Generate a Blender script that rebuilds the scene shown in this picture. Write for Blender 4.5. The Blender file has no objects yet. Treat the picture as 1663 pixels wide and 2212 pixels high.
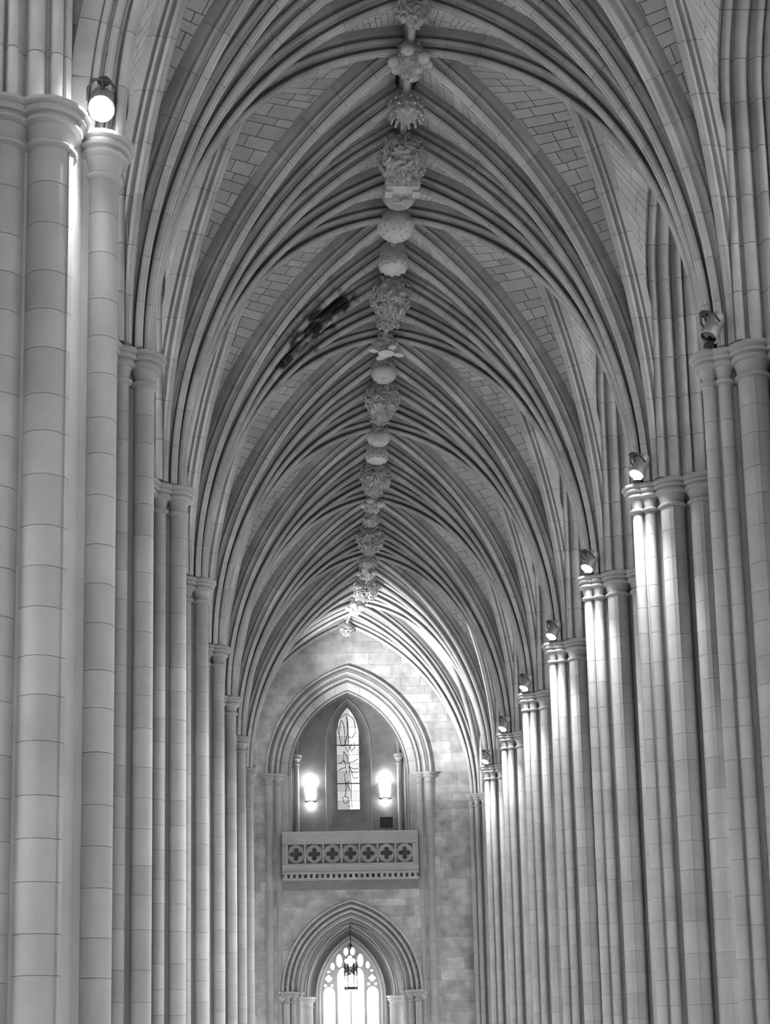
import bpy, bmesh, math, random
from mathutils import Vector, Matrix, noise

random.seed(7)
PI = math.pi
scene = bpy.context.scene
col = scene.collection

# ------------------------------------------------------------------ camera
FW, FH = 1663.0, 2212.0
F_PX, PPX, PPY = 3309.0, 830.150, 1733.714
YAW, PITCH, ROLL = (math.radians(a) for a in (2.39989, 9.73580, -1.20394))
CAM = Vector((-2.594, -0.134, 1.7))
fwd = Vector((math.sin(YAW) * math.cos(PITCH), math.cos(YAW) * math.cos(PITCH), math.sin(PITCH)))
rgt = fwd.cross(Vector((0, 0, 1))).normalized()
upv = rgt.cross(fwd)
cR = rgt * math.cos(ROLL) + upv * math.sin(ROLL)
cU = upv * math.cos(ROLL) - rgt * math.sin(ROLL)
cam_d = bpy.data.cameras.new('camera')
cam = bpy.data.objects.new('camera', cam_d)
col.objects.link(cam)
cam.matrix_world = Matrix(((cR.x, cU.x, -fwd.x, CAM.x), (cR.y, cU.y, -fwd.y, CAM.y),
                           (cR.z, cU.z, -fwd.z, CAM.z), (0, 0, 0, 1)))
cam_d.sensor_fit = 'VERTICAL'
cam_d.sensor_height = 36.0
cam_d.lens = F_PX / FH * 36.0
cam_d.shift_x = (FW / 2 - PPX) / FH
cam_d.shift_y = -(FH / 2 - PPY) / FH
cam_d.clip_end = 500
scene.camera = cam


def to_px(p):
    d = Vector(p) - CAM
    w = d.dot(fwd)
    return PPX + F_PX * d.dot(cR) / w, PPY - F_PX * d.dot(cU) / w


# ------------------------------------------------------------------ light, exposure
world = bpy.data.worlds.new('overcast_sky')
scene.world = world
world.use_nodes = True
bg = world.node_tree.nodes['Background']
bg.inputs[0].default_value = (1, 1, 1, 1)
bg.inputs[1].default_value = 1.0
vs = scene.view_settings
vs.view_transform = 'Standard'
vs.look = 'None'
vs.gamma = 1.0
vs.use_curve_mapping = False
vs.exposure = 3.35
scene.cycles.diffuse_bounces = 4
scene.cycles.max_bounces = 8
scene.cycles.use_adaptive_sampling = True
scene.cycles.adaptive_threshold = 0.08
scene.cycles.adaptive_min_samples = 20
scene.cycles.use_denoising = True
LAMP_W = 1000.0


# ------------------------------------------------------------------ materials
def stone(name, base, var=0.16, mottle=0.22, scale=1.2, bump=0.25, stain=False, rough=0.85):
    m = bpy.data.materials.new(name)
    m.use_nodes = True
    nt = m.node_tree
    N, L = nt.nodes, nt.links
    b = N['Principled BSDF']
    b.inputs['Roughness'].default_value = rough
    geo = N.new('ShaderNodeNewGeometry')
    oi = N.new('ShaderNodeObjectInfo')
    mr = N.new('ShaderNodeMapRange')
    mr.inputs['To Min'].default_value = 1 - var
    mr.inputs['To Max'].default_value = 1 + var
    L.new(oi.outputs['Random'], mr.inputs['Value'])
    n1 = N.new('ShaderNodeTexNoise')
    n1.inputs['Scale'].default_value = scale
    n1.inputs['Detail'].default_value = 4
    n1.inputs['Roughness'].default_value = 0.62
    L.new(geo.outputs['Position'], n1.inputs['Vector'])
    m2 = N.new('ShaderNodeMapRange')
    m2.inputs['From Min'].default_value = 0.3
    m2.inputs['From Max'].default_value = 0.7
    m2.inputs['To Min'].default_value = 1 - mottle
    m2.inputs['To Max'].default_value = 1 + mottle
    L.new(n1.outputs['Fac'], m2.inputs['Value'])
    mul = N.new('ShaderNodeMath')
    mul.operation = 'MULTIPLY'
    L.new(mr.outputs[0], mul.inputs[0])
    L.new(m2.outputs[0], mul.inputs[1])
    out = mul
    if stain:
        # soot-like damp stain with ragged edges on the ribs beside one boss
        sub = N.new('ShaderNodeVectorMath')
        sub.operation = 'SUBTRACT'
        sub.inputs[1].default_value = stain
        L.new(geo.outputs['Position'], sub.inputs[0])
        sc = N.new('ShaderNodeVectorMath')
        sc.operation = 'MULTIPLY'
        sc.inputs[1].default_value = (0.34, 0.5, 0.34)
        L.new(sub.outputs[0], sc.inputs[0])
        ln = N.new('ShaderNodeVectorMath')
        ln.operation = 'LENGTH'
        L.new(sc.outputs[0], ln.inputs[0])
        n2 = N.new('ShaderNodeTexNoise')
        n2.inputs['Scale'].default_value = 1.7
        n2.inputs['Detail'].default_value = 8
        L.new(geo.outputs['Position'], n2.inputs['Vector'])
        ad = N.new('ShaderNodeMath')
        ad.operation = 'MULTIPLY_ADD'
        ad.inputs[1].default_value = 2.6
        L.new(n2.outputs['Fac'], ad.inputs[0])
        L.new(ln.outputs['Value'], ad.inputs[2])
        m3 = N.new('ShaderNodeMapRange')
        m3.inputs['From Min'].default_value = 1.62
        m3.inputs['From Max'].default_value = 2.05
        m3.inputs['To Min'].default_value = 0.03
        m3.inputs['To Max'].default_value = 1.0
        L.new(ad.outputs[0], m3.inputs['Value'])
        mm = N.new('ShaderNodeMath')
        mm.operation = 'MULTIPLY'
        L.new(mul.outputs[0], mm.inputs[0])
        L.new(m3.outputs[0], mm.inputs[1])
        out = mm
    mb = N.new('ShaderNodeMath')
    mb.operation = 'MULTIPLY'
    mb.inputs[1].default_value = base
    L.new(out.outputs[0], mb.inputs[0])
    L.new(mb.outputs[0], b.inputs['Base Color'])
    n3 = N.new('ShaderNodeTexNoise')
    n3.inputs['Scale'].default_value = 28
    n3.inputs['Detail'].default_value = 4
    L.new(geo.outputs['Position'], n3.inputs['Vector'])
    bp = N.new('ShaderNodeBump')
    bp.inputs['Strength'].default_value = bump
    bp.inputs['Distance'].default_value = 0.02
    L.new(n3.outputs['Fac'], bp.inputs['Height'])
    L.new(bp.outputs[0], b.inputs['Normal'])
    return m


def plain(name, v, rough=0.6, metal=0.0, emit=0.0):
    m = bpy.data.materials.new(name)
    m.use_nodes = True
    b = m.node_tree.nodes['Principled BSDF']
    b.inputs['Base Color'].default_value = (v, v, v, 1)
    b.inputs['Roughness'].default_value = rough
    b.inputs['Metallic'].default_value = metal
    if emit:
        b.inputs['Emission Color'].default_value = (1, 1, 1, 1)
        b.inputs['Emission Strength'].default_value = emit
    return m


def glass(name, v):
    m = bpy.data.materials.new(name)
    m.use_nodes = True
    nt = m.node_tree
    nt.nodes.clear()
    o = nt.nodes.new('ShaderNodeOutputMaterial')
    t = nt.nodes.new('ShaderNodeBsdfTransparent')
    t.inputs[0].default_value = (v, v, v, 1)
    g = nt.nodes.new('ShaderNodeBsdfGlossy')
    g.inputs['Roughness'].default_value = 0.15
    mx = nt.nodes.new('ShaderNodeMixShader')
    mx.inputs[0].default_value = 0.05
    nt.links.new(t.outputs[0], mx.inputs[1])
    nt.links.new(g.outputs[0], mx.inputs[2])
    nt.links.new(mx.outputs[0], o.inputs[0])
    return m


M_RIB = stone('limestone_rib', 0.36, 0.10, 0.18, 0.8, 0.2, stain=(-2.2, 47.9, 26.0))
M_WEB = stone('vault_ashlar', 0.46, 0.14, 0.12, 1.5, 0.3)
M_PIER = stone('limestone_pier', 0.29, 0.08, 0.12, 0.7, 0.15)
M_WALL = stone('mottled_ashlar', 0.34, 0.18, 0.34, 1.1, 0.5)
M_MORTAR = stone('mortar_joint', 0.09, 0.0, 0.15, 2.0, 0.3)
M_MORTAR2 = stone('pale_mortar', 0.2, 0.0, 0.15, 2.0, 0.3)
M_BOSS = stone('carved_limestone', 0.42, 0.06, 0.15, 2.0, 0.3)
M_FLOOR = stone('marble_floor', 0.55, 0.1, 0.15, 0.6, 0.05, rough=0.35)
M_PLASTER = stone('gallery_stone', 0.20, 0.05, 0.25, 1.2, 0.3)
M_BLACK = plain('black_metal', 0.02, 0.5)
M_DARK = plain('dark_bronze', 0.035, 0.45, 0.6)
M_GREY = plain('grey_lamp_metal', 0.28, 0.45, 0.4)
M_LENS_OFF = plain('dark_lens', 0.01, 0.2)
M_LENS = plain('lit_lens', 0.9, 0.3, 0, 60)
M_SHADE = plain('lit_sconce_glass', 0.9, 0.4, 0, 1.2)
M_LANT = plain('backlit_lantern_glass', 0.9, 0.4, 0, 2.5)  # emission stands in for window light coming through from behind
M_GLASS = glass('clear_pale_glass', 0.92)
M_STAINED = glass('muted_stained_glass', 0.55)
M_GL = [glass('grey_glass_%d' % i, v) for i, v in enumerate((0.04, 0.05, 0.065, 0.095, 0.125))]


# ------------------------------------------------------------------ helpers
def finish(me, smooth):
    if smooth:
        me.polygons.foreach_set('use_smooth', [True] * len(me.polygons))
        me.set_sharp_from_angle(angle=math.radians(smooth))
    me.update()


def new_mesh(name, V, Fc, mat, smooth=0):
    me = bpy.data.meshes.new(name)
    me.from_pydata([tuple(v) for v in V], [], Fc)
    me.materials.append(mat)
    finish(me, smooth)
    return me


def put(name, me, parent=None, loc=(0, 0, 0)):
    """link a mesh object; loc is in world coordinates (parents are never rotated)"""
    o = bpy.data.objects.new(name, me)
    col.objects.link(o)
    l = Vector(loc)
    if parent:
        o.parent = parent
        l = l - WORLD[parent.name]
    o.location = l
    WORLD[o.name] = Vector(loc)
    return o


WORLD = {}


def empty(name, loc=(0, 0, 0)):
    return put(name, None, None, loc)


def tag(o, label, cat=None, group=None, kind=None):
    o['label'] = label
    if cat:
        o['category'] = cat
    if group:
        o['group'] = group
    if kind:
        o['kind'] = kind
    return o


def obj(name, V, Fc, mat, parent=None, smooth=0, loc=None):
    """vertices in world coordinates; the origin goes to their lowest middle"""
    V = [Vector(v) for v in V]
    if loc is None:
        loc = sum(V, Vector()) / len(V)
    loc = Vector(loc)
    me = new_mesh(name, [v - loc for v in V], Fc, mat, smooth)
    return put(name, me, parent, loc)


class MB:
    """collects simple shapes into one mesh"""
    def __init__(s):
        s.V, s.F = [], []

    def add(s, V, Fc):
        k = len(s.V)
        s.V += [Vector(v) for v in V]
        s.F += [tuple(i + k for i in f) for f in Fc]
        return s

    def box(s, x0, x1, y0, y1, z0, z1):
        return s.add([(x0, y0, z0), (x1, y0, z0), (x1, y1, z0), (x0, y1, z0), (x0, y0, z1), (x1, y0, z1), (x1, y1, z1), (x0, y1, z1)],
                     [(0, 3, 2, 1), (4, 5, 6, 7), (0, 1, 5, 4), (1, 2, 6, 5), (2, 3, 7, 6), (3, 0, 4, 7)])

    def lathe(s, cx, cy, prof, n=20, closed=True):
        V, Fc = [], []
        for r, z in prof:
            for i in range(n):
                a = 2 * PI * i / n
                V.append((cx + r * math.cos(a), cy + r * math.sin(a), z))
        for j in range(len(prof) - 1):
            for i in range(n):
                i2 = (i + 1) % n
                Fc.append((j * n + i, j * n + i2, (j + 1) * n + i2, (j + 1) * n + i))
        if closed:
            Fc.append(tuple(range(n))[::-1])
            Fc.append(tuple((len(prof) - 1) * n + i for i in range(n)))
        return s.add(V, Fc)

    def tube(s, pts, r, n=6):
        pts = [Vector(p) for p in pts]
        V, Fc = [], []
        for i, p in enumerate(pts):
            t = (pts[min(i + 1, len(pts) - 1)] - pts[max(i - 1, 0)]).normalized()
            a = t.cross(Vector((0, 0, 1)))
            if a.length < 1e-3:
                a = t.cross(Vector((0, 1, 0)))
            a.normalize()
            b = t.cross(a)
            rr = r[i] if isinstance(r, (list, tuple)) else r
            for k in range(n):
                q = 2 * PI * k / n
                V.append(p + a * rr * math.cos(q) + b * rr * math.sin(q))
        for i in range(len(pts) - 1):
            for k in range(n):
                k2 = (k + 1) % n
                Fc.append((i * n + k, i * n + k2, (i + 1) * n + k2, (i + 1) * n + k))
        Fc.append(tuple(range(n))[::-1])
        Fc.append(tuple((len(pts) - 1) * n + k for k in range(n)))
        return s.add(V, Fc)

    def blob(s, c, rad, axis=None, n=8, m=5):
        """ellipsoid, radii rad, optional rotation matrix"""
        V, Fc = [], []
        c = Vector(c)
        for j in range(m + 1):
            th = PI * j / m
            for i in range(n):
                a = 2 * PI * i / n
                p = Vector((rad[0] * math.sin(th) * math.cos(a), rad[1] * math.sin(th) * math.sin(a), rad[2] * math.cos(th)))
                V.append(c + (axis @ p if axis else p))
        for j in range(m):
            for i in range(n):
                i2 = (i + 1) % n
                Fc.append((j * n + i, (j + 1) * n + i, (j + 1) * n + i2, j * n + i2))
        return s.add(V, Fc)

    def build(s, name, mat, parent=None, smooth=0, loc=None):
        return obj(name, s.V, s.F, mat, parent, smooth, loc)

    def mesh(s, name, mat, smooth=0):
        return new_mesh(name, s.V, s.F, mat, smooth)


def prism(outline, z0, z1):
    n = len(outline)
    V = [(x, y, z0) for x, y in outline] + [(x, y, z1) for x, y in outline]
    Fc = [tuple(range(n))[::-1], tuple(range(n, 2 * n))]
    Fc += [(i, (i + 1) % n, n + (i + 1) % n, n + i) for i in range(n)]
    return V, Fc


def plate(outer, holes, d0, d1, M):
    """flat plate with holes; 2-D loops (a, b), depth d0..d1, M maps (a, b, d) to 3-D"""
    bm = bmesh.new()
    loops = [outer] + holes
    es = []
    vl = []
    for lp in loops:
        vs_ = [bm.verts.new((a, b, 0)) for a, b in lp]
        vl.append(vs_)
        for i in range(len(vs_)):
            es.append(bm.edges.new((vs_[i], vs_[(i + 1) % len(vs_)])))
    bmesh.ops.triangle_fill(bm, use_beauty=True, use_dissolve=False, edges=es)
    bm.verts.index_update()
    pts = [(v.co.x, v.co.y) for v in bm.verts]
    n = len(pts)
    tris = [[v.index for v in f.verts] for f in bm.faces]
    idx = [[v.index for v in l] for l in vl]
    bm.free()
    V = [M(a, b, d0) for a, b in pts] + [M(a, b, d1) for a, b in pts]
    Fc = [tuple(t) for t in tris] + [tuple(i + n for i in t[::-1]) for t in tris]
    for l in idx:
        for i in range(len(l)):
            j = (i + 1) % len(l)
            Fc.append((l[i], l[j], l[j] + n, l[i] + n))
    return V, Fc


def pointed(cx, half, z0, apex, n=10, zb=None):
    """outline of a pointed arch opening, left foot to right foot (zb adds the straight jambs)"""
    rise = apex - z0
    R = (half * half + rise * rise) / (2 * half)
    ph = math.asin(min(1, rise / R)) if R >= half else PI - math.asin(min(1, rise / R))
    L = []
    if zb is not None:
        L.append((cx - half, zb))
    for i in range(n + 1):
        a = ph * i / n
        L.append((cx - half + R * (1 - math.cos(a)), z0 + R * math.sin(a)))
    Rr = [(2 * cx - x, z) for x, z in L[::-1][1:]]
    return L + Rr


# ------------------------------------------------------------------ rib geometry
def prof_full(half):
    """mirror a half profile (x, depth) into an open loop left to right"""
    return [(-x, d) for x, d in half[::-1]] + [(x, d) for x, d in half if x > 1e-6]


P_RIB = prof_full([(0.03, 0.0), (0.035, 0.022), (0.08, 0.032), (0.115, 0.075), (0.115, 0.125), (0.085, 0.165), (0.035, 0.19), (0.015, 0.24),
                   (0.035, 0.285), (0.10, 0.29), (0.15, 0.30), (0.18, 0.34), (0.18, 0.385), (0.15, 0.42), (0.10, 0.44), (0.09, 0.49), (0.21, 0.50), (0.21, 0.90)])
P_TRANS = prof_full([(0.04, 0.0), (0.045, 0.025), (0.10, 0.04), (0.135, 0.09), (0.13, 0.145), (0.095, 0.185), (0.04, 0.21), (0.035, 0.265),
                     (0.11, 0.265), (0.17, 0.27), (0.215, 0.305), (0.225, 0.355), (0.195, 0.40), (0.13, 0.42), (0.12, 0.465), (0.21, 0.47),
                     (0.265, 0.485), (0.29, 0.53), (0.28, 0.575), (0.24, 0.60), (0.32, 0.615), (0.32, 0.95)])


P_RIB = [(x * .86, d) for x, d in P_RIB]
P_TRANS = [(x * .88, d) for x, d in P_TRANS]


def inset(prof, e):
    return [(x * (1 - e / 0.3), d + e) for x, d in prof]


def sweep(frames, prof, caps=True):
    V, Fc = [], []
    n = len(prof)
    for P, N, B in frames:
        for x, d in prof:
            V.append(P + B * x - N * d)
    for j in range(len(frames) - 1):
        for i in range(n - 1):
            Fc.append((j * n + i, (j + 1) * n + i, (j + 1) * n + i + 1, j * n + i + 1))
    if caps:
        Fc.append(tuple(range(n)))
        Fc.append(tuple((len(frames) - 1) * n + i for i in range(n))[::-1])
    return V, Fc


class Arc:
    """rib curve in a vertical plane: leaves the pier upright and bends over to its end point"""
    def __init__(s, p0, p1, z0, z1):
        s.p0 = Vector((p0[0], p0[1], 0))
        d = Vector((p1[0] - p0[0], p1[1] - p0[1], 0))
        s.L = d.length
        s.d = d.normalized()
        s.z0 = z0
        h = z1 - z0
        s.R = (s.L ** 2 + h * h) / (2 * s.L)
        s.ph = math.atan2(h, s.R - s.L)
        s.B = Vector((-s.d.y, s.d.x, 0))
        s.len = s.R * s.ph

    def frame(s, t):
        a = s.ph * t
        P = s.p0 + s.d * (s.R * (1 - math.cos(a))) + Vector((0, 0, s.z0 + s.R * math.sin(a)))
        N = s.d * math.cos(a) - Vector((0, 0, math.sin(a)))
        return P, N, s.B


class Poly:
    """rib along a list of points, B fixed"""
    def __init__(s, f, B, n=24):
        s.f, s.B = f, B
        pts = [f(i / n) for i in range(n + 1)]
        s.len = sum((pts[i + 1] - pts[i]).length for i in range(n))

    def frame(s, t):
        e = 1e-3
        P = s.f(t)
        T = (s.f(min(1, t + e)) - s.f(max(0, t - e))).normalized()
        N = s.B.cross(T).normalized()
        if N.z > 0:
            N = -N
        return P, N, s.B


RIBCACHE = {}


def rib(name, parent, curve, prof, mat, key=None, shift=(0, 0, 0), piece=1.08, seg=3, gap=0.006, t0=0.0, t1=1.0):
    """a rib: mortar core with one voussoir object for each stone"""
    shift = Vector(shift)
    if key not in RIBCACHE or key is None:
        n = max(2, round(curve.len * (t1 - t0) / piece))
        core = sweep([curve.frame(t0 + (t1 - t0) * i / (n * 2)) for i in range(n * 2 + 1)], inset(prof, 0.014), False)
        c0 = sum(core[0], Vector()) / len(core[0])
        me = new_mesh(name, [v - c0 for v in core[0]], core[1], M_MORTAR)
        items = []
        g = gap / curve.len
        for i in range(n):
            a = t0 + (t1 - t0) * i / n + g
            b = t0 + (t1 - t0) * (i + 1) / n - g
            V, Fc = sweep([curve.frame(a + (b - a) * k / seg) for k in range(seg + 1)], prof)
            c = sum(V, Vector()) / len(V)
            items.append((new_mesh('voussoir', [v - c for v in V], Fc, mat, 38), c))
        data = (me, c0, items)
        if key is not None:
            RIBCACHE[key] = data
    else:
        data = RIBCACHE[key]
    me, c0, items = data
    r = put(name, me, parent, c0 + shift)
    for m, c in items:
        put('voussoir', m, r, c + shift)
    return r


# ------------------------------------------------------------------ vault layout (metres)
ZC = 17.35            # top of the nave capitals
ZR = 27.75            # underside of the ridge rib
BAY = 8.0
WEB_D = 0.68
ZA = 23.1             # springing of the clerestory arches
RA = 4.2


def zcross(u):
    return ZR + 0.12 - 0.036 * u * u


class WallArc:
    """stilted wall rib of the clerestory, in the plane x = const; e = inset from the pier axis"""
    def __init__(s, x, yk, d, e, mid=4.0, ra=RA):
        s.x, s.yk, s.d, s.e = x, yk, d, e
        s.r = ra - e
        s.ra = ra
        s.amax = math.acos((ra - mid) / s.r)
        s.l1 = ZA - ZC
        s.len = s.l1 + s.r * s.amax

    def at(s, t):
        q = t * s.len
        if q <= s.l1:
            return Vector((s.x, s.yk + s.d * s.e, ZC + q)), Vector((0, s.d, 0))
        a = (q - s.l1) / s.r
        v = s.ra - s.r * math.cos(a)
        return (Vector((s.x, s.yk + s.d * v, ZA + s.r * math.sin(a))),
                Vector((0, s.d * math.cos(a), -math.sin(a))))

    def frame(s, t):
        P, N = s.at(t)
        return P, N, Vector((1, 0, 0))


def fan_curves(s, yk, d, ridge, tip, mid, xoff=0.0, k3=False):
    """ribs of one pier towards one bay.  s side, d direction along y, ridge(y) x of the ridge"""
    X = lambda u: s * u + xoff
    yq, ym = yk + d * tip, yk + d * mid
    return {
        'T': Arc((X(5.8 if (s < 0 and yk < 25 and k3) else 6.2), yk), (ridge(yk), yk), ZC, ZR),
        'I': Arc((X(6.20), yk + d * .30), (ridge(yq), yq), ZC, ZR),
        'D': Arc((X(6.38), yk + d * .53), (ridge(ym), ym), ZC, ZR),
        'X': Arc((X(6.63), yk + d * .69), (ridge(ym) + s * 3.75, ym), ZC, zcross(3.75)),
        'W': WallArc(X(6.72), yk, d, .80, mid, mid + .2),
    }


def web_curve(c, t):
    P, N, B = c.frame(t)
    dpt = WEB_D if isinstance(c, Arc) else 0.12
    return P - N * dpt


def tilt(cb, f):
    """courses climb a little towards the outer rib of each cell"""
    if not isinstance(cb, Arc):
        return f
    return f + .052 * min(1, (1 - f) / .12) * min(1, f / .25)


def level_t(c, f):
    """parameter on curve c at the fraction f of its rise"""
    f = min(1.0, max(0.0, f))
    if isinstance(c, Arc):
        top = math.sin(c.ph) if c.ph < PI / 2 else 1.0
        return math.asin(min(1, f * top)) / c.ph if c.ph <= PI / 2 else f
    zt = ZA + c.r * math.sin(c.amax)
    z = ZC + (zt - ZC) * f
    if z <= ZA:
        return (z - ZC) / c.len
    return (c.l1 + c.r * math.asin(min(1, (z - ZA) / c.r))) / c.len


def rise(c, t):
    return math.sin(c.ph * t) / math.sin(c.ph)


def web_rows(ca, cb, rng):
    L = 0.5 * (ca.len + cb.len)
    t = 0.0
    rows = []
    while t < 1:
        h = rng.choice((.22, .27, .33, .38)) / L
        rows.append((t, min(1, t + h)))
        t += h
    return rows


def web_cell(ca, cb, rng):
    """backing surface and the stones between two ribs"""
    V, Fc = [], []
    n = 26
    for i in range(n + 1):
        t = i / n
        A, Bq = web_curve(ca, t), web_curve(cb, level_t(cb, tilt(cb, rise(ca, t))))
        V += [A, (A + Bq) / 2, Bq]
    for i in range(n):
        for k in (0, 1):
            Fc.append((i * 3 + k, i * 3 + k + 1, i * 3 + k + 4, i * 3 + k + 3))
    stones = []
    g = 0.011
    for ta, tb in web_rows(ca, cb, rng):
        ua, ub = level_t(cb, tilt(cb, rise(ca, ta))), level_t(cb, tilt(cb, rise(ca, tb)))
        A0, B0, A1, B1 = web_curve(ca, ta), web_curve(cb, ua), web_curve(ca, tb), web_curve(cb, ub)
        w = 0.5 * ((B0 - A0).length + (B1 - A1).length)
        if w < 0.14:
            continue
        cuts = [0.0]
        x = rng.uniform(.25, .9)
        while x < w - .22:
            cuts.append(x / w)
            x += rng.uniform(.4, 1.05)
        cuts.append(1.0)
        gt = g / max(.05, (A1 - A0).length)
        for k in range(len(cuts) - 1):
            u0 = cuts[k] + (g / w if k else 0)
            u1 = cuts[k + 1] - (g / w if k < len(cuts) - 2 else 0)
            q = []
            for u, v in ((u0, gt), (u1, gt), (u1, 1 - gt), (u0, 1 - gt)):
                lo = A0.lerp(A1, v)
                hi = B0.lerp(B1, v)
                q.append(lo.lerp(hi, u))
            stones.append((q, ca.frame(ta)[1] + cb.frame(ua)[1]))
    return V, Fc, stones


def web_normal(q, inner):
    n = (q[1] - q[0]).cross(q[3] - q[0])
    if n.length < 1e-9:
        return Vector((0, 0, -1))
    n.normalize()
    return n if n.dot(inner) > 0 else -n


def stone_geo(q, inner, proud=0.022):
    n = web_normal(q, inner)
    f = [p + n * proud for p in q]
    b = [p - n * 0.004 for p in q]
    V = f + b
    Fc = [(0, 1, 2, 3), (0, 4, 5, 1), (1, 5, 6, 2), (2, 6, 7, 3), (3, 7, 4, 0)]
    return V, Fc


def px_area(q):
    p = [to_px(v) for v in q]
    cx = sum(a for a, b in p) / 4
    cy = sum(b for a, b in p) / 4
    if not (-10 < cx < FW + 10 and -10 < cy < FH + 10):
        return 0.0
    return abs(sum(p[i][0] * p[(i + 1) % 4][1] - p[(i + 1) % 4][0] * p[i][1] for i in range(4))) / 2


# clerestory jamb orders, swept round the window: list of (u, e)
def jamb_profile():
    pts = [(6.62, .62), (6.68, .74)]
    nx, ny = -0.30, 0.954   # towards the opening
    tx, ty = 0.954, 0.30

    def roll(u, e, r, fil=False):
        q = []
        for a in range(-100, 101, 25):
            c, s_ = math.cos(math.radians(a)), math.sin(math.radians(a))
            q.append((u + nx * r * c + tx * r * s_, e + ny * r * c + ty * r * s_))
        return q
    for u, e, r in ((6.84, .74, .10), (7.18, .76, .15), (7.54, .93, .09), (7.84, .95, .16), (8.20, 1.14, .09)):
        pts += roll(u, e, r)
        pts.append((u + tx * (r + .06), e + ty * (r + .06) - .10))
    pts.append((8.62, 1.16))
    pts.append((8.62, 1.3))
    return pts


JAMB = jamb_profile()


def jamb_sweep(s, yk, d, t0, t1, seg, mid, xoff, ra, back=0.0):
    V, Fc = [], []
    n = len(JAMB)
    arcs = [WallArc(s * u + xoff, yk, d, e - back, mid, ra) for u, e in JAMB]
    for j in range(seg + 1):
        t = t0 + (t1 - t0) * j / seg
        for a in arcs:
            if t <= .5:     # first half of the parameter climbs the jamb, second half turns the arch
                q = t * 2 * a.l1
            else:
                q = a.l1 + (t - .5) * 2 * a.r * a.amax
            V.append(a.at(q / a.len)[0])
    for j in range(seg):
        for i in range(n - 1):
            Fc.append((j * n + i, j * n + i + 1, (j + 1) * n + i + 1, (j + 1) * n + i))
    return V, Fc


def wall_arch(parent, s, yk, d, mid=4.0, xoff=0.0, split=True):
    ra = mid + .2
    V, Fc = jamb_sweep(s, yk, d, 0, 1, 24, mid, xoff, ra, 0.012 if split else 0.0)
    a = obj('wall_arch', V, Fc, M_MORTAR if split else M_RIB, parent, 0 if split else 38)
    if split:
        n = 10
        for i in range(n):
            V, Fc = jamb_sweep(s, yk, d, i / n + .0007, (i + 1) / n - .0007, 1 if i < n // 2 else 4, mid, xoff, ra)
            obj('voussoir', V, Fc, M_RIB, a, 38)
    return a


# ------------------------------------------------------------------ the vault, bay by bay
def ridge_x(y):
    return 0.0 if y <= 80 else -0.95 * (y - 80) / 8.7


YEND = 88.7
BAYS = range(3, 11)
ORD = ['eighth', 'seventh', 'sixth', 'fifth', 'fourth', 'third', 'second', 'first']
STONE_OBJ = {4: 240, 5: 300, 6: 160}

for bi, k in enumerate(BAYS):
    y0 = BAY * k
    last = (k == 10)
    y1 = YEND if last else y0 + BAY
    span = y1 - y0
    c = empty('ceiling', (0, y0 + span / 2, ZR))
    tag(c, 'ribbed stone vault bay, %s bay counted from the end wall with the pointed window' % ORD[bi], 'vault', 'vault bays of the nave', 'structure')
    fans = []
    for s in (-1, 1):
        for d, yk in ((1, y0), (-1, y1)):
            xo = -1.9 if (last and d == -1 and s == -1) else 0.0
            f = fan_curves(s, yk, d, ridge_x, span / 4, span / 2, xo)
            fans.append((s, d, yk, f, xo))
            std = not last
            sh = (0, 0, 0) if not std else (0, y0 - 8 * BAYS[0], 0)
            if std:   # shape built once at the first bay, copied along the nave
                f0 = fan_curves(s, (BAYS[0] if d == 1 else BAYS[0] + 1) * BAY, d, lambda y: 0.0, 2.0, 4.0)
            else:
                f0 = f
            if d == 1 or last:
                rib('transverse_rib', c, (fan_curves(s, yk, d, ridge_x, 2., 4., 0., True) if k == 3 else f0)['T'], P_TRANS, M_RIB, ('T', s, d) if std and k > 3 else None, sh)
            rib('tierceron_rib', c, f0['I'], P_RIB, M_RIB, ('I', s, d) if std else None, sh)
            rib('diagonal_rib', c, f0['D'], P_RIB, M_RIB, ('D', s, d) if std else None, sh)
            rib('lierne_rib', c, f0['X'], P_RIB, M_RIB, ('X', s, d) if std else None, sh)
            wall_arch(c, s, yk, d, span / 2, xo, d == -1)
            if k == 3 and d == 1:
                wall_arch(c, s, yk, -1, 4.0, 0.0, True)
    ym = y0 + span / 2
    # ridge rib along the crown and cross ridge to both windows
    rd = Poly(lambda t: Vector((ridge_x(y0 + span * t), y0 + span * t, ZR)), Vector((1, 0, 0)))
    rib('ridge_rib', c, rd, P_RIB, M_RIB, None)
    for s in (-1, 1):
        xm = ridge_x(ym)
        cr = Poly(lambda t: Vector((xm + s * 6.7 * t, ym, zcross(6.7 * t))), Vector((0, 1, 0)))
        rib('cross_ridge_rib', c, cr, P_RIB, M_RIB, None)
    # webs
    rng = random.Random(40 + k)
    singles = []
    rest = MB()
    for s, d, yk, f, xo in fans:
        for a, b in (('T', 'I'), ('I', 'D'), ('D', 'X'), ('X', 'W')):
            V, Fc, st = web_cell(f[a], f[b], rng)
            w = obj('vault_web', V, Fc, M_MORTAR, c)
            for q, ref in st:
                singles.append((px_area(q), q, ref, w))
    singles.sort(key=lambda r: -r[0])
    nobj = STONE_OBJ.get(k, 0)
    for i, (ar, q, inner, w) in enumerate(singles):
        V, Fc = stone_geo(q, inner)
        if i < nobj and ar > 30:
            obj('web_stone', V, Fc, M_WEB, w)
        else:
            rest.add(V, Fc)
    o = rest.build('web_masonry', M_WEB, c)
    o['kind'] = 'stuff'

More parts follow.
